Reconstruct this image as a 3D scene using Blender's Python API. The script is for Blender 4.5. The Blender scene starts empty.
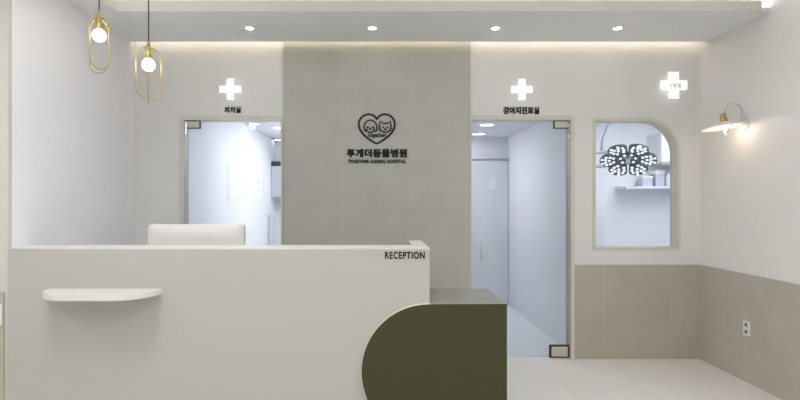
import bpy, bmesh, math
from mathutils import Vector, Matrix
C = bpy.context.scene.collection
PI = math.pi

# ------------------------------------------------------------------ materials
def srgb(r, g, b):
    f = lambda c: (c/255)/12.92 if c/255 <= 0.04045 else ((c/255+0.055)/1.055)**2.4
    return (f(r), f(g), f(b), 1)

def new_mat(name):
    m = bpy.data.materials.new(name); m.use_nodes = True
    return m, m.node_tree.nodes, m.node_tree.links, m.node_tree.nodes['Principled BSDF']

def paint(name, col, rough=.6, var=.03, scale=3., bump=.02, bscale=180., metal=0., spec=.4):
    """solid colour with faint cloudy variation and a fine surface grain"""
    m, N, L, B = new_mat(name)
    tc = N.new('ShaderNodeTexCoord')
    n = N.new('ShaderNodeTexNoise'); n.inputs['Scale'].default_value = scale; n.inputs['Detail'].default_value = 4
    r = N.new('ShaderNodeValToRGB')
    r.color_ramp.elements[0].position = .3; r.color_ramp.elements[1].position = .7
    r.color_ramp.elements[0].color = tuple(c*(1-var) for c in col[:3])+(1,)
    r.color_ramp.elements[1].color = tuple(min(1, c*(1+var)) for c in col[:3])+(1,)
    L.new(tc.outputs['Object'], n.inputs['Vector']); L.new(n.outputs['Fac'], r.inputs['Fac'])
    L.new(r.outputs['Color'], B.inputs['Base Color'])
    B.inputs['Roughness'].default_value = rough; B.inputs['Metallic'].default_value = metal
    B.inputs['Specular IOR Level'].default_value = spec
    if bump > 0:
        n2 = N.new('ShaderNodeTexNoise'); n2.inputs['Scale'].default_value = bscale
        b = N.new('ShaderNodeBump'); b.inputs['Strength'].default_value = bump; b.inputs['Distance'].default_value = .002
        L.new(tc.outputs['Object'], n2.inputs['Vector']); L.new(n2.outputs['Fac'], b.inputs['Height'])
        L.new(b.outputs['Normal'], B.inputs['Normal'])
    return m

def tiles(name, col, joint, axes, off, size=(.6, .6), rough=.45, mortar=.0035, var=.06):
    """stone-look tiles on a grid; axes pick the two world axes the grid runs along"""
    m, N, L, B = new_mat(name)
    g = N.new('ShaderNodeNewGeometry')
    s = N.new('ShaderNodeSeparateXYZ'); L.new(g.outputs['Position'], s.inputs[0])
    c = N.new('ShaderNodeCombineXYZ')
    for k in (0, 1):
        a = N.new('ShaderNodeMath'); a.operation = 'ADD'; a.inputs[1].default_value = -off[k] + 60*size[k]
        L.new(s.outputs[axes[k]], a.inputs[0]); L.new(a.outputs[0], c.inputs[k])
    br = N.new('ShaderNodeTexBrick'); br.offset = 0; br.squash = 1
    br.inputs['Scale'].default_value = 1; br.inputs['Brick Width'].default_value = size[0]; br.inputs['Row Height'].default_value = size[1]
    br.inputs['Mortar Size'].default_value = mortar; br.inputs['Mortar Smooth'].default_value = .3
    br.inputs['Mortar'].default_value = joint
    br.inputs['Color1'].default_value = tuple(x*(1-.025) for x in col[:3])+(1,)
    br.inputs['Color2'].default_value = tuple(x*(1+.025) for x in col[:3])+(1,)
    L.new(c.outputs[0], br.inputs['Vector'])
    n = N.new('ShaderNodeTexNoise'); n.inputs['Scale'].default_value = 4; n.inputs['Detail'].default_value = 8; n.inputs['Roughness'].default_value = .65
    L.new(g.outputs['Position'], n.inputs['Vector'])
    mr = N.new('ShaderNodeMapRange'); mr.inputs[1].default_value = .3; mr.inputs[2].default_value = .7
    mr.inputs[3].default_value = 1-var; mr.inputs[4].default_value = 1+var
    L.new(n.outputs['Fac'], mr.inputs[0])
    mx = N.new('ShaderNodeMix'); mx.data_type = 'RGBA'; mx.blend_type = 'MULTIPLY'; mx.inputs[0].default_value = 1
    L.new(br.outputs['Color'], mx.inputs[6]); L.new(mr.outputs[0], mx.inputs[7])
    L.new(mx.outputs[2], B.inputs['Base Color'])
    b = N.new('ShaderNodeBump'); b.inputs['Strength'].default_value = .15; b.inputs['Distance'].default_value = .002; b.invert = True
    L.new(br.outputs['Fac'], b.inputs['Height']); L.new(b.outputs['Normal'], B.inputs['Normal'])
    B.inputs['Roughness'].default_value = rough
    return m

def emit(name, col, strength):
    m, N, L, B = new_mat(name)
    B.inputs['Base Color'].default_value = (.8, .8, .8, 1)
    B.inputs['Emission Color'].default_value = col; B.inputs['Emission Strength'].default_value = strength
    return m

def glass(name, tint, gloss=.08, rough=.0):
    m = bpy.data.materials.new(name); m.use_nodes = True
    N, L = m.node_tree.nodes, m.node_tree.links
    N.remove(N['Principled BSDF'])
    t = N.new('ShaderNodeBsdfTransparent'); t.inputs[0].default_value = tint
    g = N.new('ShaderNodeBsdfGlossy'); g.inputs['Roughness'].default_value = rough; g.inputs[0].default_value = (1, 1, 1, 1)
    f = N.new('ShaderNodeFresnel'); f.inputs['IOR'].default_value = 1.35
    mu = N.new('ShaderNodeMath'); mu.operation = 'MULTIPLY'; mu.inputs[1].default_value = gloss*10
    L.new(f.outputs[0], mu.inputs[0])
    x = N.new('ShaderNodeMixShader'); L.new(mu.outputs[0], x.inputs[0]); L.new(t.outputs[0], x.inputs[1]); L.new(g.outputs[0], x.inputs[2])
    L.new(x.outputs[0], N['Material Output'].inputs[0])
    return m

M = {}
M['wall'] = paint('warm_white_wall_paint', srgb(226, 224, 220), .7, .012, 2, .03)
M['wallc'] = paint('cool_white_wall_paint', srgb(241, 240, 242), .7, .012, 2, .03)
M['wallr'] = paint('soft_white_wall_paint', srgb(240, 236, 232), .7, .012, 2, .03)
M['wallb'] = paint('beige_wall_paint', srgb(206, 202, 192), .7, .012, 2, .03)
M['ceil'] = paint('ceiling_paint', srgb(238, 239, 240), .75, .01, 2, .02)
M['lip'] = paint('ceiling_lip_paint', srgb(214, 211, 202), .7, .01, 2, .02)
M['frame'] = paint('beige_frame_paint', srgb(212, 209, 196), .45, .01, 2, .0)
M['tile_c'] = tiles('feature_wall_tile', srgb(182, 179, 170), srgb(190, 187, 178), (0, 2), (-.296, 0))
M['tile_b'] = tiles('back_wainscot_tile', srgb(181, 174, 160), srgb(194, 187, 173), (0, 2), (2.003, .235))
M['tile_r'] = tiles('right_wainscot_tile', srgb(192, 184, 172), srgb(204, 197, 185), (1, 2), (4.05, .235))
M['floor'] = tiles('floor_tile', srgb(231, 226, 220), srgb(223, 217, 210), (0, 1), (.2, .45), rough=.35, var=.02, mortar=.0025)
M['floor_in'] = tiles('inner_floor_vinyl', srgb(232, 233, 236), srgb(226, 228, 232), (0, 1), (.2, .45), rough=.3, var=.01)
M['room'] = paint('clinic_white_paint', srgb(232, 234, 238), .7, .01, 2, .01)
M['counter'] = paint('cream_counter_laminate', srgb(185, 181, 174), .45, .01, 3, .01)
M['shelf'] = paint('white_shelf_laminate', srgb(222, 220, 213), .4, .01, 3, .0)
M['green'] = paint('olive_laminate', srgb(61, 60, 33), .6, .03, 6, .01)
M['edge'] = paint('cream_edge_band', srgb(232, 226, 208), .4, .01, 5, .0)
M['grey'] = paint('grey_top_laminate', srgb(146, 143, 136), .4, .03, 6, .01)
M['plinth'] = paint('dark_plinth', srgb(90, 86, 80), .6, .02, 4, .0)
M['black'] = paint('black_lettering', srgb(12, 11, 10), .6, .05, 20, .0)
M['white'] = paint('white_plastic', srgb(232, 230, 226), .35, .01, 8, .0)
M['hole'] = paint('dark_socket_hole', srgb(96, 94, 90), .6, .02, 8, .0)
M['monitor'] = paint('monitor_shell', srgb(236, 231, 227), .35, .01, 5, .0)
M['bezel'] = paint('black_bezel', srgb(30, 30, 32), .3, .02, 5, .0)
M['steel'] = paint('brushed_steel', srgb(196, 193, 184), .45, .04, 30, .0, 220, metal=.3)
M['seal'] = paint('dark_hinge_gasket', srgb(52, 50, 47), .6, .05, 20, .0)
M['brass'] = paint('polished_brass', srgb(186, 170, 108), .3, .05, 20, .0, metal=1.)
M['cord'] = paint('black_cord', srgb(28, 26, 26), .7, .03, 20, .0)
M['enamel'] = paint('white_enamel', srgb(236, 232, 228), .3, .01, 6, .0)
M['armgrey'] = paint('lamp_arm_grey', srgb(206, 204, 208), .35, .01, 6, .0)
M['sgrey'] = paint('lamp_grey', srgb(82, 97, 105), .45, .03, 8, .0)
M['swhite'] = paint('lamp_arm_white', srgb(206, 214, 224), .4, .01, 8, .0)
M['cab'] = paint('pale_cabinet', srgb(224, 227, 232), .45, .01, 4, .0)
M['cabd'] = paint('pale_grey_cabinet', srgb(196, 199, 206), .6, .02, 4, .0)  # plain pale grey for the cupboard body, cabinet trims and inner door frame
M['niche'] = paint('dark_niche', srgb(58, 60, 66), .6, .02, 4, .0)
M['acrylic'] = paint('pale_handle', srgb(226, 230, 236), .3, .01, 4, .0)
M['line'] = paint('pale_grid_line', srgb(196, 202, 214), .5, .01, 4, .0)
M['bottle_w'] = paint('white_bottle', srgb(236, 238, 242), .35, .01, 9, .0)
M['bottle_v'] = paint('lilac_box', srgb(200, 202, 218), .45, .02, 9, .0)
M['bottle_g'] = paint('grey_bottle', srgb(178, 184, 196), .4, .02, 9, .0)
M['glass'] = glass('door_glass', (.95, .967, .985, 1))
M['pane'] = glass('window_glass', (.945, .962, .98, 1))
M['bulbglass'] = glass('clear_bulb_glass', (.98, .97, .95, 1), .06)
M['cross'] = emit('cross_acrylic_added_glow', (1, 1, 1, 1), .85)  # plain white raised crosses; emission added to lift them to pure white
M['bulb'] = emit('pendant_bulb', (1, .96, .9, 1), 14)
M['sbulb'] = emit('sconce_bulb', (1, .84, .66, 1), 150)
M['down'] = emit('downlight_diffuser', (.97, .985, 1, 1), 75)
M['panel'] = emit('panel_diffuser', (.955, .985, 1, 1), 27)
M['cool'] = emit('cool_fill_diffuser', (.99, .99, 1, 1), 9.4)  # emitter of the unseen fill panels added in the inner rooms
M['coold'] = emit('cool_downlight_diffuser', (.94, .97, 1, 1), 8)
M['warmled'] = emit('warm_led', (1, .87, .70, 1), 12)
M['coveled'] = emit('cove_led', (1, .98, .95, 1), 22)
M['led'] = emit('surgical_led', (.97, .99, 1, 1), 1.1)

# ------------------------------------------------------------------ helpers
ROOT = {}
def tag(o, label, cat, group=None, kind=None):
    o['label'] = label; o['category'] = cat
    if group: o['group'] = group
    if kind: o['kind'] = kind
    return o

def thing(name, label, cat, loc, group=None, kind=None):
    o = bpy.data.objects.new(name, None); C.objects.link(o); o.location = loc; o.empty_display_size = .05
    ROOT[o.name] = Vector(loc)
    return tag(o, label, cat, group, kind)

def obj(name, bm, mat, parent=None, smooth=False, origin=None, bevel=0):
    me = bpy.data.meshes.new(name)
    if isinstance(bm, bmesh.types.BMesh):
        bmesh.ops.recalc_face_normals(bm, faces=bm.faces)
        bm.to_mesh(me); bm.free()
    else:
        me = bm; me.name = name
    o = bpy.data.objects.new(name, me); C.objects.link(o)
    me.materials.clear(); me.materials.append(M[mat])
    if parent is not None:
        loc = ROOT[parent.name]; o.parent = parent
        me.transform(Matrix.Translation(-loc)); ROOT[o.name] = loc
    elif origin is not None:
        me.transform(Matrix.Translation(-Vector(origin))); o.location = origin; ROOT[o.name] = Vector(origin)
    else:
        ROOT[o.name] = Vector((0, 0, 0))
    if smooth:
        for p in me.polygons: p.use_smooth = True
    if bevel:
        b = o.modifiers.new('bevel', 'BEVEL'); b.width = bevel; b.segments = 3; b.limit_method = 'ANGLE'
    return o

def BM(): return bmesh.new()

def box(bm, x0, x1, y0, y1, z0, z1):
    v = [bm.verts.new(p) for p in ((x0,y0,z0),(x1,y0,z0),(x1,y1,z0),(x0,y1,z0),(x0,y0,z1),(x1,y0,z1),(x1,y1,z1),(x0,y1,z1))]
    for f in ((0,3,2,1),(4,5,6,7),(0,1,5,4),(1,2,6,5),(2,3,7,6),(3,0,4,7)): bm.faces.new([v[i] for i in f])
    return bm

def bx(*a): return box(BM(), *a)

def tube(bm, pts, r, n=10, closed=False):
    pts = [Vector(p) for p in pts]; rings = []; N = len(pts)
    nrm = None
    for i, p in enumerate(pts):
        a = pts[i-1] if (i > 0 or closed) else p
        b = pts[(i+1) % N] if (i < N-1 or closed) else p
        t = (b-a).normalized()
        if nrm is None:
            nrm = t.orthogonal().normalized()
        else:
            nrm = (nrm - t*nrm.dot(t)).normalized()
        bn = t.cross(nrm)
        rr = r[i] if isinstance(r, (list, tuple)) else r
        rings.append([bm.verts.new(p + (nrm*math.cos(2*PI*k/n) + bn*math.sin(2*PI*k/n))*rr) for k in range(n)])
    for i in range(N if closed else N-1):
        A, B = rings[i], rings[(i+1) % N]
        for k in range(n): bm.faces.new((A[k], A[(k+1) % n], B[(k+1) % n], B[k]))
    if not closed:
        bm.faces.new(rings[0][::-1]); bm.faces.new(rings[-1])
    return bm

def lathe(bm, prof, n=32, mat=Matrix.Identity(4), caps=True):
    rings = []
    for r, z in prof:
        rings.append([bm.verts.new(mat @ Vector((r*math.cos(2*PI*k/n), r*math.sin(2*PI*k/n), z))) for k in range(n)])
    for A, B in zip(rings, rings[1:]):
        for k in range(n): bm.faces.new((A[k], A[(k+1) % n], B[(k+1) % n], B[k]))
    if caps:
        bm.faces.new(rings[0][::-1]); bm.faces.new(rings[-1])
    return bm

def at(x, y, z): return Matrix.Translation((x, y, z))
def arc(cx, cy, r, a0, a1, n=16, ry=None):
    ry = ry or r
    return [(cx + r*math.cos(math.radians(a0+(a1-a0)*i/n)), cy + ry*math.sin(math.radians(a0+(a1-a0)*i/n))) for i in range(n+1)]

UP = Matrix(((1,0,0,0),(0,0,-1,0),(0,1,0,0),(0,0,0,1)))       # drawing plane -> upright plane facing the room
def curve_mesh(cu, mat):
    o = bpy.data.objects.new('tmp', cu); C.objects.link(o)
    dg = bpy.context.evaluated_depsgraph_get(); dg.update()
    me = bpy.data.meshes.new_from_object(o.evaluated_get(dg))
    bpy.data.objects.remove(o); me.transform(mat)
    return me

def plate(loops, depth, mat):
    """filled outline with holes, depth thick, drawn in XY"""
    cu = bpy.data.curves.new('outline', 'CURVE'); cu.dimensions = '2D'; cu.fill_mode = 'BOTH'; cu.extrude = depth/2
    for lp in loops:
        s = cu.splines.new('POLY'); s.points.add(len(lp)-1); s.use_cyclic_u = True
        for p, q in zip(s.points, lp): p.co = (q[0], q[1], 0, 1)
    return curve_mesh(cu, mat)

def upright(loops, y0, y1):
    return plate(loops, y1-y0, Matrix.Translation((0, (y0+y1)/2, 0)) @ UP)

def text_mesh(body, x0, x1, z0, z1, y, depth=.006, bold=.0, spacing=1., fat=.0):
    """raised lettering fitted to the rectangle x0..x1, z0..z1, standing out of the plane y"""
    cu = bpy.data.curves.new('lettering', 'FONT'); cu.body = body; cu.size = 1; cu.offset = bold; cu.extrude = .01
    cu.space_character = spacing; cu.resolution_u = 4
    g0 = curve_mesh(cu, Matrix.Identity(4)); bm = BM()
    for i in range(13 if fat else 1):                        # heavier weight: the strokes widened all round
        q = 2*PI*i/12; m2 = g0.copy()
        if i: m2.transform(Matrix.Translation((fat*math.cos(q), fat*.8*math.sin(q), -.0002*i)))
        bm.from_mesh(m2); bpy.data.meshes.remove(m2)
    me = bpy.data.meshes.new('lettering'); bm.to_mesh(me); bm.free()
    xs = [v.co.x for v in me.vertices]; ys = [v.co.y for v in me.vertices]
    a, b, c, d = min(xs), max(xs), min(ys), max(ys)
    for v in me.vertices:
        v.co = Vector((x0+(v.co.x-a)/(b-a)*(x1-x0), y - depth/2 - v.co.z/.01*depth/2, z0+(v.co.y-c)/(d-c)*(z1-z0)))
    return me

def stroke_up(pts, r, y, closed=False, depth=.006):
    """a flat line of half-width r drawn on the upright plane y (points x,z)"""
    bm = BM(); P = [Vector((p[0], p[1])) for p in pts]; N = len(P); L = []
    for i in range(N):
        a = P[i-1] if (i > 0 or closed) else P[i]
        b = P[(i+1) % N] if (i < N-1 or closed) else P[i]
        t = (b-a).normalized(); n = Vector((-t.y, t.x))*r
        L.append([bm.verts.new((q.x, yy, q.y)) for q in (P[i]+n, P[i]-n) for yy in (y-depth, y)])
    for i in range(N if closed else N-1):
        A, B = L[i], L[(i+1) % N]
        for a, b in ((0, 2), (2, 3), (3, 1), (1, 0)): bm.faces.new((A[a], A[b], B[b], B[a]))
    if not closed:
        for A in (L[0], L[-1]): bm.faces.new((A[0], A[1], A[3], A[2]))
    return bm

def join(*bms):
    out = BM()
    for b in bms:
        me = bpy.data.meshes.new('t')
        if isinstance(b, bmesh.types.BMesh): b.to_mesh(me); b.free()
        else: me = b
        out.from_mesh(me)
        bpy.data.meshes.remove(me)
    return out

def copy_tree(o, parent=None):
    c = o.copy(); C.objects.link(c)
    if parent is not None: c.parent = parent
    for ch in list(o.children): copy_tree(ch, c)
    return c

def struct(name, bm, mat, label, cat, bevel=0):
    o = obj(name, bm, mat, bevel=bevel); return tag(o, label, cat, kind='structure')

# ------------------------------------------------------------------ room shell
YB = 4.65           # face of the back wall
XR, XL = 2.86, -2.12
H = 2.77            # dropped ceiling border
struct('floor', bx(-4.2, XR+.12, -3.2, YB+.0, -.1, 0), 'floor', 'pale beige tiled floor of the reception area', 'floor')
win = [(1.923, .968), (2.674, .968)] + [(x, z) for x, z in arc(2.674-.30, 2.110-.30, .30, 0, 90, 20)] + [(1.923, 2.110)]
outline = [(XL-.1, 0), (-1.712, 0), (-1.712, 2.125), (-.82, 2.125), (-.82, 0), (.825, 0), (.825, 2.125), (1.73, 2.125), (1.73, 0), (XR+.12, 0), (XR+.12, 3.1), (XL-.1, 3.1)]
struct('wall_back', upright([outline, win], YB, YB+.12), 'wall', 'warm white back wall with two doorways and an arched-corner window opening', 'wall')
struct('wall_feature', bx(-.812, .829, YB-.03, YB, 0, 3.1), 'tile_c', 'grey beige tiled panel between the two glass doors carrying the heart logo', 'wall')
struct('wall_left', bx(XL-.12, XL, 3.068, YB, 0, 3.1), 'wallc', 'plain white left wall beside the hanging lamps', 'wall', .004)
struct('wall_front_left', bx(-4.2, XL, 3.04, 3.068, 0, 3.1), 'wallb', 'beige wall facing the room at the far left edge', 'wall')
struct('wall_far_left', bx(-4.32, -4.2, -3.2, 3.16, 0, 3.1), 'wall', 'outer left wall of the waiting area, outside the photo', 'wall')
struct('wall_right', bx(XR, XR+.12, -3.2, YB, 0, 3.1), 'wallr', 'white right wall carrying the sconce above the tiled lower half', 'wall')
struct('trim_1', bx(1.747, XR-.01, YB-.012, YB, 0, .83), 'tile_b', 'beige tile wainscot under the arched window', 'wainscot')
struct('trim_2', bx(XR-.012, XR, -3.2, YB-.012, 0, .83), 'tile_r', 'beige tile wainscot on the right wall with the socket', 'wainscot')
struct('trim_3', bx(-4.2, XL-.022, 3.028, 3.04, 0, .868), 'tile_b', 'beige tile wainscot at the far left edge', 'wainscot')
struct('ceiling', join(bx(XL-.12, XR, 3.83, 4.55, H, H+.03), bx(-4.2, -1.89, -3.2, 3.83, H, H+.03), bx(-4.2, XR, -3.2, YB, 3.06, 3.16)), 'ceil',
       'white dropped ceiling border around a raised ceiling tray', 'ceiling')
struct('trim_4', join(bx(-1.884, 2.80, 3.823, 3.829, H-.003, 2.846), bx(-1.889, -1.883, -3.2, 3.829, H-.003, 2.846), bx(XL, XR, 4.551, 4.556, H-.001, 2.80)), 'lip',
       'cream lip edging the raised ceiling tray', 'trim')
# inner rooms seen through the glass
struct('floor_inner', join(bx(-2.3, -.3, YB, 9.2, -.1, 0), bx(.4, 1.85, YB, 7.2, -.1, 0), bx(1.85, 4.5, YB, 7.2, -.1, 0)), 'floor_in', 'pale bluish floor of the rooms behind the glass', 'floor')
struct('wall_treatment_left', bx(-1.83, -1.715, YB+.12, 9.1, 0, 2.42), 'room', 'bright white side wall behind the left glass door', 'wall')
struct('wall_treatment_rear', bx(-1.715, -.42, 9.0, 9.1, 0, 2.42), 'room', 'far end wall of the room behind the left glass door', 'wall')
struct('wall_treatment_right', bx(-.42, -.3, YB+.12, 9.1, 0, 2.42), 'room', 'unseen right wall of the room behind the left glass door', 'wall')
struct('ceiling_treatment_room', bx(-1.83, -.3, YB+.12, 9.1, 2.4, 2.5), 'room', 'white ceiling of the room behind the left glass door', 'ceiling')
struct('wall_exam_right', bx(1.77, 1.85, YB+.12, 7.06, 0, 2.3), 'room', 'bright white side wall behind the right glass door', 'wall')
struct('wall_exam_rear', bx(.4, 1.85, 7.06, 7.16, 0, 2.3), 'room', 'far wall with the inner door behind the right glass door', 'wall')
struct('wall_exam_left', bx(.4, .5, YB+.12, 7.06, 0, 2.3), 'room', 'unseen left wall of the room behind the right glass door', 'wall')
struct('ceiling_exam_room', bx(.4, 1.85, YB+.12, 7.16, 2.24, 2.34), 'room', 'white ceiling of the room behind the right glass door', 'ceiling')
struct('wall_operating_rear', bx(1.855, 4.5, 7.0, 7.1, 0, 2.6), 'room', 'pale far wall of the operating room behind the window', 'wall')
struct('wall_operating_right', bx(4.4, 4.5, YB+.12, 7.0, 0, 2.6), 'room', 'pale right wall of the operating room', 'wall')
struct('wall_operating_left', bx(1.853, 1.90, YB+.12, 7.0, 0, 2.6), 'room', 'pale left wall of the operating room', 'wall')
struct('wall_operating_front', bx(XR+.12, 4.5, YB, YB+.12, 0, 2.6), 'room', 'pale front wall of the operating room beyond the right wall', 'wall')
struct('ceiling_operating_room', bx(1.855, 4.5, YB+.12, 7.1, 2.56, 2.66), 'room', 'white ceiling of the operating room behind the window', 'ceiling')

# door frames
for n, (a, b) in enumerate(((-1.712, -.82), (.825, 1.73)), 1):
    lp = [(a-.018, 0), (a-.018, 2.143), (b+(.018 if n == 2 else .0), 2.143), (b+(.018 if n == 2 else .0), 0), (b-.02, 0), (b-.02, 2.105), (a+.02, 2.105), (a+.02, 0)]
    if n == 2:
        lp = [(a+.006, 0), (a+.006, 2.143), (b+.018, 2.143), (b+.018, 0), (b-.016, 0), (b-.016, 2.108), (a+.016, 2.108), (a+.016, 0)]
    struct('trim_%d' % (n+4), upright([lp], YB-.012, YB+.11), 'frame', ('beige frame around the left glass door', 'beige frame around the right glass door')[n-1], 'door frame')

# window: lined reveal + pane
w = thing('window_1', 'arched-corner window in beige frame showing the operating room lamp', 'window', (2.30, YB+.06, .968), kind='structure')
def ins(d):
    return [(1.923+d, .968+d), (2.674-d, .968+d)] + arc(2.674-.30, 2.110-.30, .30-d, 0, 90, 20) + [(1.923+d, 2.110-d)]
obj('window_frame', upright([ins(-.012), ins(.014)], YB-.008, YB+.12), 'frame', w)
obj('window_pane', upright([ins(.013)], YB+.085, YB+.093), 'pane', w)

# glass doors
def patch_hinge(parent, x0, x1, z0, z1, name, y):
    h = obj(name, bx(x0, x1, y-.02, y+.03, z0, z1), 'steel', parent, bevel=.003)
    g = .011 if z0 < 1 else .005
    obj('gasket', join(bx(x0-g, x1+g, y-.012, y+.022, z1, z1+g), bx(x0-g, x0, y-.012, y+.022, z0-g, z1), bx(x1, x1+g, y-.012, y+.022, z0-g, z1), bx(x0, x1, y-.012, y+.022, z0-g, z0)), 'seal', h)
    return h
def glass_door(name, x0, x1, hinge, label):
    d = thing(name, label, 'glass door', ((x0+x1)/2, YB+.03, 0), kind='structure')
    y = YB+.03
    obj('glass_panel', bx(x0, x1, y-.006, y+.006, .012, 2.098), 'glass', d, bevel=.002)
    hx = (x0+.002, x0+.135) if hinge == 'l' else (x1-.140, x1-.002)
    patch_hinge(d, hx[0]+.012, hx[1]-.012, 2.040, 2.095, 'top_hinge', y)
    patch_hinge(d, hx[0]-.03*(hinge == 'r')+.012, hx[1]+.03*(hinge == 'l')-.012, .014, .100, 'bottom_hinge', y)
    px = x1-.10 if hinge == 'l' else x0+.085
    b = BM(); z0, z1 = .895, 1.235
    tube(b, [(px, y-.045, z0-.03), (px, y-.045, z1+.03)], .011, 14)
    for z in (z0, z1): tube(b, [(px, y-.045, z), (px, y+.012, z)], .009, 12)
    obj('handle', b, 'acrylic', d, smooth=True)
    return d
glass_door('door_1', -1.688, -.842, 'l', 'left frameless glass door standing behind the white monitor')
glass_door('door_2', .843, 1.712, 'r', 'right frameless glass door with steel hinge at its lower right corner')

# ------------------------------------------------------------------ signs on the wall
def cross(cx, cz, s, label, y0=YB-.045):
    t = s*(.31 if s < .2 else .36)/2; h = s/2
    lp = [(cx-t, cz-h), (cx+t, cz-h), (cx+t, cz-t), (cx+h, cz-t), (cx+h, cz+t), (cx+t, cz+t), (cx+t, cz+h), (cx-t, cz+h), (cx-t, cz+t), (cx-h, cz+t), (cx-h, cz-t), (cx-t, cz-t)]
    d = thing('cross_sign', label, 'sign', (cx, YB, cz), 'white cross signs')
    obj('face', upright([lp], y0, y0+.02), 'cross', d, bevel=.002)
    for dx, dz in ((-s*.3, 0), (s*.3, 0), (0, s*.3), (0, -s*.3)): obj('standoff', tube(BM(), [(cx+dx, y0+.02, cz+dz), (cx+dx, YB, cz+dz)], .006, 8), 'steel', d)
    return d
cross(-1.275, 2.3685, .181, 'white cross sign above the left glass door')
cross(1.277, 2.367, .181, 'white cross sign above the right glass door')
c3 = cross(2.607, 2.405, .228, 'larger white cross sign with faint lettering above the arched window')
M['pale'] = emit('pale_pink_lettering', (1, .88, .91, 1), .12)  # faint emission added so the lettering stays pale
o = obj('lettering', text_mesh('수술실', 2.560, 2.664, 2.382, 2.424, YB-.045, .003, .03, 1.05), 'pale', c3)

o = obj('door_lettering', text_mesh('처치실', -1.338, -1.192, 2.168, 2.222, YB, .008, 0, 1.05, .045), 'black', origin=(-1.265, YB, 2.17))
tag(o, 'short black Korean lettering above the left glass door', 'sign', 'black Korean door lettering')
o = obj('door_lettering', text_mesh('강아지진료실', 1.122, 1.440, 2.156, 2.222, YB, .008, 0, 1.05, .045), 'black', origin=(1.28, YB, 2.16))
tag(o, 'longer black Korean lettering above the right glass door', 'sign', 'black Korean door lettering')

YF = YB-.03
LG = thing('logo_sign', 'black heart logo with dog and cat faces above clinic name on tiled wall', 'sign', (.006, YF, 1.72))
sc = YF/527.
def P(px, py): return ((px-376)*sc, 1.4+(200-py)*sc)          # logo sketch units -> wall
def Ps(l): return [P(*p) for p in l]
def spline(ctrl, n=8, closed=True):
    out = []; N = len(ctrl)
    for i in range(N if closed else N-1):
        g = lambda k: Vector(ctrl[k % N]) if closed else Vector(ctrl[max(0, min(N-1, k))])
        p0, p1, p2, p3 = g(i-1), g(i), g(i+1), g(i+2)
        for j in range(n):
            t = j/n
            q = .5*((2*p1)+(-p0+p2)*t+(2*p0-5*p1+4*p2-p3)*t*t+(-p0+3*p1-3*p2+p3)*t**3)
            out.append((q.x, q.y))
    if not closed: out.append(tuple(ctrl[-1]))
    return out
R = .0082
right_half = spline([(376.8, 119.3), (379.6, 115.9), (384.6, 114.4), (389.8, 115.8), (393.6, 119.6), (394.8, 125.0), (393.0, 130.6), (388.6, 136.0), (382.6, 140.6), (377.4, 143.6)], 6, False)
left_half = [(753.6-x, y) for x, y in reversed(right_half)]
obj('heart_outline', stroke_up(Ps(right_half+left_half[1:-1]), R*1.05, YF, True), 'black', LG)
# dog: round head with two long ears
r = R*.74
dog = join(stroke_up(Ps(spline([(364.3, 129.6), (364.2, 125.4), (366.6, 121.6), (370.4, 120.2), (374.2, 121.6), (376.6, 125.2), (376.8, 129.6), (375.6, 131.2), (374.4, 130.2), (373.6, 126.8)], 5, False)), r, YF),
           stroke_up(Ps(spline([(364.3, 129.6), (365.2, 131.0), (366.4, 130.2), (367.2, 126.8)], 5, False)), r, YF),
           stroke_up(Ps(spline([(366.4, 130.2), (368.2, 131.9), (370.4, 132.5), (372.6, 131.9), (374.4, 130.2)], 5, False)), r, YF),
           stroke_up(Ps(spline([(368.9, 128.8), (369.7, 129.6), (370.4, 128.9), (371.1, 129.6), (371.9, 128.8)], 3, False)), r*.7, YF))
for x, y, q in ((368.3, 127.3, 1.25), (372.5, 127.3, 1.25), (370.4, 128.6, 1.0)):
    p = P(x, y); dog = join(dog, upright([arc(p[0], p[1], r*q, 0, 345, 12)], YF-.006, YF))
obj('dog_face', dog, 'black', LG)
cat = join(stroke_up(Ps([(379.6, 127.6), (379.4, 124.8), (380.4, 121.2), (383.0, 123.4), (387.6, 123.4), (390.2, 121.2), (391.0, 124.8), (390.8, 127.6)] + spline([(390.8, 127.6), (389.4, 130.8), (385.2, 132.3), (381.0, 130.8), (379.6, 127.6)], 4, False)[1:-1]), r, YF, True),
           stroke_up(Ps([(389.8, 128.6), (392.6, 128.2)]), r*.6, YF), stroke_up(Ps([(389.4, 130.0), (392.0, 130.9)]), r*.6, YF),
           stroke_up(Ps([(380.6, 128.6), (377.9, 128.2)]), r*.6, YF), stroke_up(Ps([(381.0, 130.0), (378.4, 130.9)]), r*.6, YF),
           stroke_up(Ps(spline([(383.7, 129.2), (384.5, 130.0), (385.2, 129.2), (385.9, 130.0), (386.7, 129.2)], 3, False)), r*.7, YF))
for x, y, q in ((383.2, 127.3, 1.25), (387.3, 127.3, 1.25), (385.2, 128.7, 1.0)):
    p = P(x, y); cat = join(cat, upright([arc(p[0], p[1], r*q, 0, 345, 12)], YF-.006, YF))
obj('cat_face', cat, 'black', LG)
def fit(name, body, x0, x1, y0, y1, fat, spacing=1.):
    a = P(x0, y1); b = P(x1, y0)
    return obj(name, text_mesh(body, a[0], b[0], a[1], b[1], YF, .008, 0, spacing, fat), 'black', LG)
fit('heart_lettering', 'together', 368, 386.5, 133.0, 138.2, .05, 1.14)
fit('name_lettering', '투게더동물병원', 346.4, 407.2, 148.8, 157.6, .068, 1.09)
fit('english_lettering', 'TOGETHER ANIMAL HOSPITAL', 348, 406, 159.6, 163.2, .055, 1.16)

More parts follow.
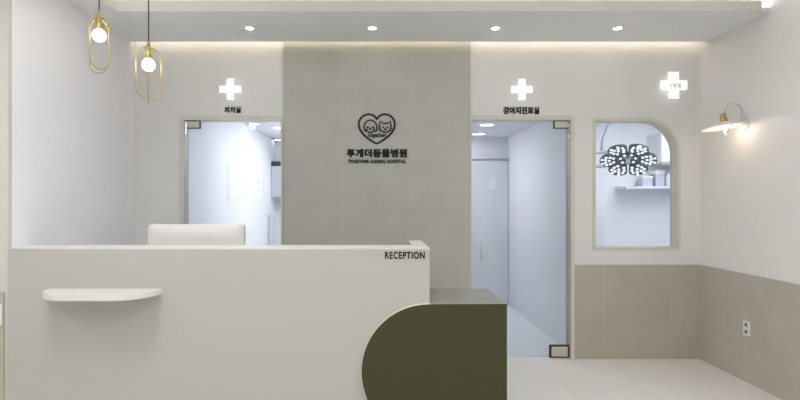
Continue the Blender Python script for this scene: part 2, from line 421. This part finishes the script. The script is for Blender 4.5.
# ------------------------------------------------------------------ reception counter
YC = 3.03; ZT = 1.1245; XC = .3095
k = thing('reception_counter', 'long cream reception counter with a small shelf on its front', 'counter', (-.9, 3.2, 0))
obj('front_panel', bx(XL+.002, XC, YC, YC+.20, .0, ZT-.007), 'counter', k, bevel=.002)
obj('return_panel', bx(.222, XC-.0005, YC+.2005, 3.60, 0, ZT-.007), 'counter', k, bevel=.002)
obj('top_cap', plate([[(XL+.002, YC), (XC, YC), (XC, 3.60), (.222, 3.60), (.222, YC+.20), (XL+.002, YC+.20)]], .007, Matrix.Translation((0, 0, ZT-.0035))), 'white', k)
X0, X1, RD = -1.876, -1.231, .205
lp = [(X0, YC)] + [(x, y) for x, y in arc(X0+RD, YC, RD, 180, 270, 20, .215)] + [(x, y) for x, y in arc(X1-RD, YC, RD, 270, 360, 20, .215)]
me = plate([lp], .031, Matrix.Translation((0, 0, .8755)))
obj('bag_shelf', me, 'shelf', k, bevel=.003)
o = obj('lettering', text_mesh('RECEPTION', (384.8-376)*YC/527, (424.8-376)*YC/527, 1.4-59.0*YC/527, 1.4-51.6*YC/527, YC, .003, 0, 1.16, .040), 'black', k)
o['label'] = 'black raised word on the counter front'

# low cabinet with the olive half-round front
t = thing('side_cabinet', 'low cabinet with half-round olive front at the counter end', 'cabinet', (.5, 3.2, 0))
cx, cz, rr = .3017, .421, .387
obj('front_panel', upright([[(.7456, cz+rr)] + arc(cx, cz, rr-.003, 90, 270, 48) + [(.7456, cz-rr)]], 2.999, 3.004), 'green', t)
fp = obj('panel_edge', upright([[(XC, cz+rr)] + arc(cx, cz, rr, 90, 270, 48) + [(XC, cz-rr)]], 3.004, YC-.0005), 'edge', t); fp['label'] = 'cream rim of the olive panel'
obj('body', bx(XC+.001, .7456, 3.0045, 3.52, .034, .793), 'green', t, bevel=.001)
obj('top', bx(XC+.001, .7456, 3.0045, 3.525, .793, .808), 'grey', t, bevel=.001)
obj('plinth', bx(XC+.005, .72, YC+.03, 3.50, 0, .034), 'plinth', t)

t = thing('desk', 'white staff desk behind the reception counter, under the monitor', 'desk', (-.95, 3.6, 0))
obj('desk_top', bx(XL+.004, .222, YC+.202, 3.92, .70, .73), 'shelf', t, bevel=.003)
obj('side_panel', bx(XL+.006, XL+.03, YC+.21, 3.90, 0, .70), 'counter', t)
obj('side_panel', bx(.19, .218, YC+.21, 3.90, 0, .70), 'counter', t)
# monitor on the desk, its back to the room
YM = 3.60; mx0, mx1 = -1.566, -.905; mz1 = 1.232; mz0 = .80
t = thing('monitor', 'white computer monitor seen from behind over the counter top', 'monitor', (-1.235, YM+.06, .73))
def rrect(x0, x1, z0, z1, r, n=6):
    return arc(x1-r, z1-r, r, 0, 90, n) + arc(x0+r, z1-r, r, 90, 180, n) + arc(x0+r, z0+r, r, 180, 270, n) + arc(x1-r, z0+r, r, 270, 360, n)
b = BM()                                                     # gently domed shell
nx, nz = 24, 16; gv = []
for j in range(nz+1):
    row = []
    for i in range(nx+1):
        u, v = i/nx, j/nz
        d = .028*(1-(2*u-1)**6)*(1-(2*v-1)**6)
        row.append(b.verts.new((mx0+(mx1-mx0)*u, YM+.02-d, mz0+(mz1-mz0)*v)))
    gv.append(row)
for j in range(nz):
    for i in range(nx): b.faces.new((gv[j][i], gv[j][i+1], gv[j+1][i+1], gv[j+1][i]))
box(b, mx0, mx1, YM+.0205, YM+.024, mz0, mz1)
obj('shell', b, 'monitor', t, smooth=False)
obj('bezel', upright([rrect(mx0+.001, mx1-.001, mz0+.001, mz1-.001, .008)], YM+.024, YM+.034), 'bezel', t)
obj('screen', upright([rrect(mx0, mx1, mz0, mz1, .008)], YM+.034, YM+.056), 'monitor', t)
b = BM(); sx = (mx0+mx1)/2
box(b, sx-.10, sx+.10, YM-.055, YM-.045, .738, .98); box(b, sx-.10, sx+.10, YM-.05, YM+.0, .95, .96)
obj('stand', b, 'monitor', t, bevel=.003)
obj('foot', bx(sx-.10, sx+.10, YM-.06, YM+.14, .73, .738), 'monitor', t, bevel=.002)

# ------------------------------------------------------------------ pendants
def stadium(w, h, n=14):
    r = w/2; s = h/2-r
    return arc(0, s, r, 0, 180, n) + arc(0, -s, r, 180, 360, n)
YP = 3.30
def pendant(x, ztop, rot, label):
    loc = (x, YP, ztop-.36)
    p = thing('pendant_lamp', label, 'pendant lamp', loc, 'brass pendant lamps over the counter')
    Rz = Matrix.Translation((x, YP, 0)) @ Matrix.Rotation(rot, 4, 'Z')
    for a, hh, ww in ((0, .322, .148), (PI/2, .346, .150)):
        Rq = Rz @ Matrix.Rotation(a, 4, 'Z'); zc = ztop-.040-hh/2
        obj('wire_loop', tube(BM(), [Rq @ Vector((q[0], 0, zc+q[1])) for q in stadium(ww, hh)], .0038, 8, True), 'brass', p, True)
    obj('socket', lathe(BM(), [(.004, 0), (.010, -.006), (.011, -.038), (.019, -.042), (.020, -.105), (.017, -.112)], 24, at(x, YP, ztop)), 'brass', p, True)
    prof = [(.014, -.112)] + [(.040*math.cos(math.radians(a)), -.150+.040*math.sin(math.radians(a))) for a in range(65, -90, -12)] + [(.003, -.190)]
    obj('bulb', lathe(BM(), prof, 28, at(x, YP, ztop)), 'bulb', p, True)
    obj('cord', tube(BM(), [(x, YP, ztop-.002), (x, YP, 3.04)], .0034, 8), 'cord', p)
    obj('ceiling_rose', lathe(BM(), [(.05, 3.06), (.05, 3.045), (.035, 3.036), (.006, 3.030)], 28, at(x, YP, 0)), 'brass', p, True)
    return p
pendant((99.2-376)*YP/527, 1.4+(200-11.5)*YP/527, math.radians(72), 'higher brass wire pendant lamp on the left with crossed loops')
pendant((148.5-376)*YP/527, 1.4+(200-41)*YP/527, math.radians(23.4), 'lower brass wire pendant lamp nearer the left glass door')

# ------------------------------------------------------------------ ceiling lights
def downlight(x, y, z, label, group, dm='down', r=.029):
    d = thing('downlight', label, 'ceiling light', (x, y, z), group)
    obj('trim_ring', lathe(BM(), [(r, -.002), (r+.004, -.004), (r+.010, -.002), (r+.010, 0), (r, 0), (r, -.002)], 28, at(x, y, z), caps=False), 'white', d, True)
    obj('diffuser', lathe(BM(), [(r, -.001), (r, -.0025)], 28, at(x, y, z)), dm, d)
for x, lb in ((-1.008, 'recessed downlight in the ceiling border nearest the hanging lamps'), (-.03, 'recessed downlight in the ceiling border above the heart logo'),
              (.95, 'recessed downlight in the ceiling border left of the right door cross'), (1.925, 'recessed downlight in the ceiling border nearest the right wall')):
    downlight(x, 4.20, H, lb, 'recessed downlights in the ceiling border')
downlight(1.24, 5.89, 2.24, 'nearer round ceiling light in the room behind the right glass door', 'round lights behind the right door', 'coold', .075)
downlight(1.305, 6.69, 2.24, 'farther round ceiling light in the room behind the right glass door', 'round lights behind the right door', 'coold', .075)
downlight(-1.60, 6.93, 2.4, 'round ceiling light nearest the front behind the left glass door', 'round lights behind the left door', 'coold', .06)
downlight(-1.347, 7.32, 2.4, 'brightest round ceiling light at the right edge behind left glass door', 'round lights behind the left door', 'coold', .09)
downlight(-1.64, 8.78, 2.4, 'farthest round ceiling light behind the left glass door', 'round lights behind the left door', 'coold', .06)

def panel(x0, x1, y0, y1, z, label, group, dm, name='ceiling_panel_light'):
    d = thing(name, label, 'ceiling light', ((x0+x1)/2, (y0+y1)/2, z), group)
    cxp, cyp = (x0+x1)/2, (y0+y1)/2
    f = .018
    obj('frame', join(bx(x0-f, x1+f, y0-f, y0, z-.012, z), bx(x0-f, x1+f, y1, y1+f, z-.012, z), bx(x0-f, x0, y0, y1, z-.012, z), bx(x1, x1+f, y0, y1, z-.012, z)), 'white', d)
    obj('diffuser', bx(x0, x1, y0, y1, z-.008, z-.003), dm, d)
for x, y, lb in ((-1.35, 1.75, 'square panel light in the ceiling tray over the counter front'), (1.6, 1.75, 'square panel light in the ceiling tray near the right wall'),
                 (-1.15, -.6, 'square panel light in the ceiling tray behind the camera on the left'), (1.6, -.6, 'square panel light in the ceiling tray behind the camera on the right'), (-.1, 0.4, 'square panel light in the middle of the ceiling tray')):
    panel(x-.3, x+.3, y-.3, y+.3, 3.06, lb, 'square panel lights in the ceiling tray', 'panel')
panel(-3.3, -2.8, 1.3, 1.8, H, 'added unseen square panel light over the waiting area left of the counter', None, 'panel')  # out of view, added to brighten the left end of the counter
panel(-1.05, -.5, 5.7, 8.3, 2.4, 'added unseen long panel light in the room behind the left glass door', None, 'cool')  # hidden by the wall, added to brighten the left room
panel(.55, .95, 5.7, 6.9, 2.24, 'added unseen long panel light in the room behind the right glass door', None, 'cool')  # hidden fill panel, added and set back to dim the wall near the door
panel(2.9, 3.8, 4.95, 6.25, 2.56, 'added unseen wide panel light on the operating room ceiling', None, 'cool')  # unseen fill, added and set forward to even out the room's brightness

o = obj('light_strip', bx(XL+.02, XR-.02, 4.557, 4.562, 2.80, 2.812), 'warmled', origin=(.37, 4.56, 2.8)); tag(o, 'warm light strip in the ceiling slot above the back wall', 'light strip')
o = obj('light_strip', bx(-1.80, XR-.02, 3.90, 3.93, 2.801, 2.812), 'coveled', origin=(.5, 3.91, 2.8)); tag(o, 'white light strip behind the rear lip of the ceiling tray', 'light strip')
o = obj('light_strip', bx(-1.99, -1.96, -3.1, 3.80, 2.801, 2.812), 'coveled', origin=(-1.97, .4, 2.8)); tag(o, 'white light strip behind the left lip of the ceiling tray', 'light strip')

# ------------------------------------------------------------------ wall sconce
SY, SZ, SX = 4.085, 1.981, 2.702
s = thing('wall_sconce', 'white enamel gooseneck wall lamp with brass socket on the right wall', 'wall lamp', (XR, SY, SZ))
obj('wall_plate', lathe(BM(), [(.050, 0), (.050, .012), (.042, .020), (.012, .024)], 32, Matrix.Translation((XR, SY, SZ)) @ Matrix.Rotation(-PI/2, 4, 'Y')), 'enamel', s, True)
pts = [(SX+.004, SY, 2.05), (SX+.002, SY, 2.075)] + [(SX+.067+q[0], SY, 2.085+q[1]) for q in arc(0, 0, .065, 175, 0, 16)] + [(SX+.132, SY, 2.02)] + [(SX+.132, SY, 2.00), (SX+.137, SY, 1.985), (SX+.153, SY, 1.981)]
obj('arm', tube(BM(), pts, .006, 10), 'armgrey', s, True)
T = Matrix.Translation((SX, SY, 1.962)) @ Matrix.Rotation(math.radians(-4.5), 4, 'Y') @ Matrix.Rotation(math.radians(-4), 4, 'X')
obj('socket', lathe(BM(), [(.010, .112), (.020, .104), (.022, .080), (.026, .076), (.026, .05), (.030, .046), (.030, .034)], 28, T), 'brass', s, True)
obj('shade', lathe(BM(), [(.028, .046), (.034, .040), (.150, .006), (.156, -.003), (.153, -.003), (.147, .0025), (.034, .034), (.02, .036)], 48, T, caps=False), 'enamel', s, True)
gb = obj('bulb', lathe(BM(), [(.014, .036), (.015, .02), (.024, -.005), (.028, -.03), (.024, -.05), (.012, -.061), (.002, -.063)], 24, T), 'bulbglass', s, True)
obj('filament', lathe(BM(), [(.004, .010), (.009, .002), (.009, -.030), (.004, -.036)], 16, T), 'sbulb', gb, True)
# sockets
t = thing('wall_outlet', 'white double power outlet on the right wall wainscot', 'power outlet', (XR-.012, 4.045, .415))
xo = XR-.012
b = BM(); box(b, xo-.008, xo, 4.045-.036, 4.045+.036, .358, .474)
obj('plate', b, 'white', t, bevel=.003)
for z in (.388, .442):
    sk = obj('socket', lathe(BM(), [(.0135, 0), (.0135, .002), (.011, .002), (.010, .0005)], 24, Matrix.Translation((xo-.008, 4.045, z)) @ Matrix.Rotation(-PI/2, 4, 'Y')), 'hole', t, True)
t = thing('wall_switch', 'white wall plate at the far left edge beside the counter', 'switch plate', (-2.185, 3.028, .74))
obj('plate', bx(-2.225, -2.146, 3.018, 3.028, .680, .800), 'white', t, bevel=.003)
obj('rocker', bx(-2.208, -2.163, 3.014, 3.019, .700, .780), 'white', t, bevel=.002)

# ------------------------------------------------------------------ rooms behind the glass
# left room: pale grid board and grey cupboard
t = thing('wall_mounted_planner', 'pale wall board with thin grid lines behind the left glass door', 'board', (-1.715, 7.0, 1.6))
xw = -1.7145
b = BM(); box(b, xw, xw+.002, 6.05, 8.1, 1.33, 1.90)
obj('board', b, 'room', t)
b = BM()
for z in (1.40, 1.56, 1.66, 1.80): box(b, xw+.002, xw+.0030, 6.1, 8.05, z-.004, z+.004)
for y in (6.1, 6.75, 7.4, 8.05): box(b, xw+.002, xw+.0030, y-.012, y+.012, 1.40, 1.80)
obj('grid_lines', b, 'line', t)
t = thing('wall_cupboard', 'grey wall cupboard with dark top niche deep behind left glass door', 'cupboard', (-1.45, 8.8, 1.45))
obj('body', bx(-1.71, -1.2, 8.62, 9.0, 1.45, 1.96), 'cabd', t, bevel=.004)
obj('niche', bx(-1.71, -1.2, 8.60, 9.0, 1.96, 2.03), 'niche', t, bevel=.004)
# right room: inner door
d = thing('door_3', 'pale inner door with narrow vision slot behind the right glass door', 'door', (1.38, 7.03, 0), kind='structure')
obj('door_leaf', bx(.89, 1.757, 7.02, 7.058, .01, 1.925), 'cab', d)
obj('door_frame', upright([[(.88, 0), (.88, 1.952), (1.7695, 1.952), (1.7695, 0), (1.756, 0), (1.756, 1.938), (.892, 1.938), (.897, 0)]], 7.01, 7.058), 'cabd', d)
obj('vision_slot', bx(1.515, 1.598, 7.012, 7.022, 1.53, 1.70), 'bottle_w', d, bevel=.003)
# operating room furniture
t = thing('tall_cabinet', 'tall pale cabinet at the left edge of the arched window', 'cabinet', (2.45, 6.7, 0))
obj('body', bx(2.10, 2.80, 6.45, 6.99, 0, 1.80), 'cab', t, bevel=.004)
obj('door', bx(2.11, 2.445, 6.435, 6.45, .06, 1.79), 'cab', t, bevel=.003); obj('door', bx(2.455, 2.79, 6.435, 6.45, .06, 1.79), 'cab', t, bevel=.003)
obj('top_board', bx(2.08, 2.82, 6.43, 6.99, 1.80, 1.835), 'cabd', t, bevel=.003)
t = thing('wall_cabinet', 'white wall cabinet at the right of the operating room with dark lower edge', 'cabinet', (3.95, 6.8, 1.86))
obj('body', bx(3.60, 4.39, 6.66, 7.0, 1.88, 2.25), 'cab', t, bevel=.003)
obj('door', bx(3.605, 3.99, 6.645, 6.66, 1.885, 2.245), 'bottle_w', t, bevel=.003); obj('door', bx(4.0, 4.385, 6.645, 6.66, 1.885, 2.245), 'bottle_w', t, bevel=.003)
obj('light_rail', bx(3.60, 4.39, 6.64, 6.70, 1.855, 1.88), 'cabd', t)
t = thing('wall_shelf', 'long pale wall shelf holding bottles in the operating room', 'shelf', (3.75, 6.85, 1.55))
obj('board', bx(3.18, 4.39, 6.72, 7.0, 1.545, 1.575), 'cab', t, bevel=.003)
obj('front_edge', bx(3.18, 4.39, 6.712, 6.72, 1.545, 1.575), 'cab', t)
def bottle(x, r, h, mat, label):
    b = thing('medicine_bottle', label, 'bottle', (x, 6.82, 1.575), 'bottles on the operating room shelf')
    obj('body', lathe(BM(), [(r*.9, 0), (r, .006), (r, h*.72), (r*.5, h*.84), (r*.5, h*.86)], 20, at(x, 6.82, 1.575)), mat, b, True)
    obj('cap', lathe(BM(), [(r*.58, h*.84), (r*.58, h)], 20, at(x, 6.82, 1.575)), 'white', b, True)
bottle(3.78, .038, .19, 'bottle_w', 'white bottle leftmost on the operating room shelf')
bottle(3.88, .034, .22, 'bottle_g', 'tall grey bottle on the operating room shelf')
bottle(3.98, .040, .17, 'bottle_w', 'short white bottle right of the tall grey bottle on the shelf')
def carton(x0, x1, h, label):
    b = thing('carton', label, 'box', ((x0+x1)/2, 6.84, 1.575), 'cartons on the operating room shelf')
    obj('body', bx(x0, x1, 6.76, 6.90, 1.575, 1.575+h), 'bottle_v', b, bevel=.003)
    obj('lid', bx(x0-.003, x1+.003, 6.757, 6.903, 1.575+h*.8, 1.575+h+.003), 'bottle_w', b, bevel=.002)
carton(3.42, 3.55, .13, 'wide lilac carton standing left on the operating room shelf')
carton(3.59, 3.70, .20, 'taller lilac carton standing beside the white bottle on the shelf')

# surgical lamp
LX, LY, LZ = 2.725, 5.70, 1.835
L0 = thing('surgical_lamp', 'six-petal surgical lamp with white LEDs seen through the arched window', 'surgical lamp', (LX, LY, LZ))
TL = Matrix.Translation((LX, LY, LZ)) @ Matrix.Rotation(math.radians(-25.6), 4, 'Z') @ Matrix.Rotation(math.radians(-30), 4, 'X')
def dish(x, y, z=0):
    r = math.hypot(x, y)
    return TL @ Vector((x*.9, y*1.0, -.13*max(0, r-.08)+.01+z))
def slab(loop, z0, z1):
    bm = BM(); n = len(loop)
    A = [bm.verts.new(dish(x, y, z0)) for x, y in loop]; B = [bm.verts.new(dish(x, y, z1)) for x, y in loop]
    bm.faces.new(A); bm.faces.new(B[::-1])
    for i in range(n): bm.faces.new((A[i], A[(i+1) % n], B[(i+1) % n], B[i]))
    return bm
def polar(a, r): return (r*math.cos(a), r*math.sin(a))
for kk in range(6):
    a = math.radians(60*kk)
    ctl = [(.128, -.36), (.128, .0), (.128, .36), (.185, .48), (.265, .45), (.302, .22), (.312, 0), (.302, -.22), (.265, -.45), (.185, -.48)]
    lp = spline([polar(a+q, rad) for rad, q in ctl], 4)
    ph = obj('petal', slab(lp, 0, .022), 'sgrey', L0)
    for rad, qs in ((.162, (-.24, .24)), (.205, (-.31, .0, .31)), (.248, (-.29, -.10, .10, .29)), (.287, (-.14, .14))):
        for q in qs:
            c = polar(a+q, rad)
            obj('led', slab([(c[0]+.0172*math.cos(2*PI*i/10), c[1]+.0172*math.sin(2*PI*i/10)) for i in range(10)], -.005, -.001), 'led', ph)
ring = arc(0, 0, .112, 118, 422, 30) + [q for q in reversed(arc(0, 0, .052, 118, 422, 30))]
hb = obj('inner_ring', slab(ring, 0, .022), 'sgrey', L0)
for i in range(6):
    c = polar(math.radians(135+270*i/5), .083)
    obj('led', slab([(c[0]+.0165*math.cos(2*PI*j/10), c[1]+.0165*math.sin(2*PI*j/10)) for j in range(10)], -.005, -.001), 'led', hb)
obj('back_cover', lathe(BM(), [(.14, .026), (.13, .045), (.09, .075), (.03, .085), (.01, .086)], 40, TL), 'swhite', L0, True)
obj('handle', lathe(BM(), [(.020, .03), (.022, -.0), (.018, -.04), (.008, -.045)], 20, TL), 'swhite', L0, True)
obj('yoke', tube(BM(), [(LX-.05, LY+.05, LZ+.10), (LX-.18, LY+.12, LZ+.10), (LX-.30, LY+.10, LZ+.085), (LX-.42, LY+.08, LZ+.10), (LX-.48, LY+.08, LZ+.14)], .020, 12), 'swhite', L0, True)
obj('spring_arm', tube(BM(), [(LX-.24, LY+.11, LZ+.085), (LX-.225, LY+.12, LZ+.22), (LX-.17, LY+.13, LZ+.36), (LX-.06, LY+.14, LZ+.50), (LX+.10, LY+.15, LZ+.60), (LX+.20, LY+.15, LZ+.63), (LX+.20, LY+.15, 2.54)], .016, 12), 'swhite', L0, True)
obj('ceiling_mount', lathe(BM(), [(.11, 0), (.11, -.03), (.05, -.05), (.02, -.052)], 32, at(LX+.20, LY+.15, 2.56)), 'swhite', L0, True)

# ------------------------------------------------------------------ ambient fill from the world, entering by the rear side left open for it
wd = bpy.data.worlds.new('World'); bpy.context.scene.world = wd; wd.use_nodes = True
bg = wd.node_tree.nodes['Background']; bg.inputs[0].default_value = (.93, .96, 1, 1); bg.inputs[1].default_value = .55

# ------------------------------------------------------------------ camera
cam = bpy.data.cameras.new('camera'); co = bpy.data.objects.new('camera', cam); C.objects.link(co)
co.location = (0, 0, 1.4); co.rotation_euler = (PI/2, 0, 0)
cam.sensor_width = 36; cam.lens = 527/800*36; cam.shift_x = 24/800; cam.clip_start = .05
sc_ = bpy.context.scene; sc_.camera = co
vs = sc_.view_settings; vs.view_transform = 'Standard'; vs.look = 'None'; vs.gamma = 1; vs.use_curve_mapping = False; vs.exposure = -.36
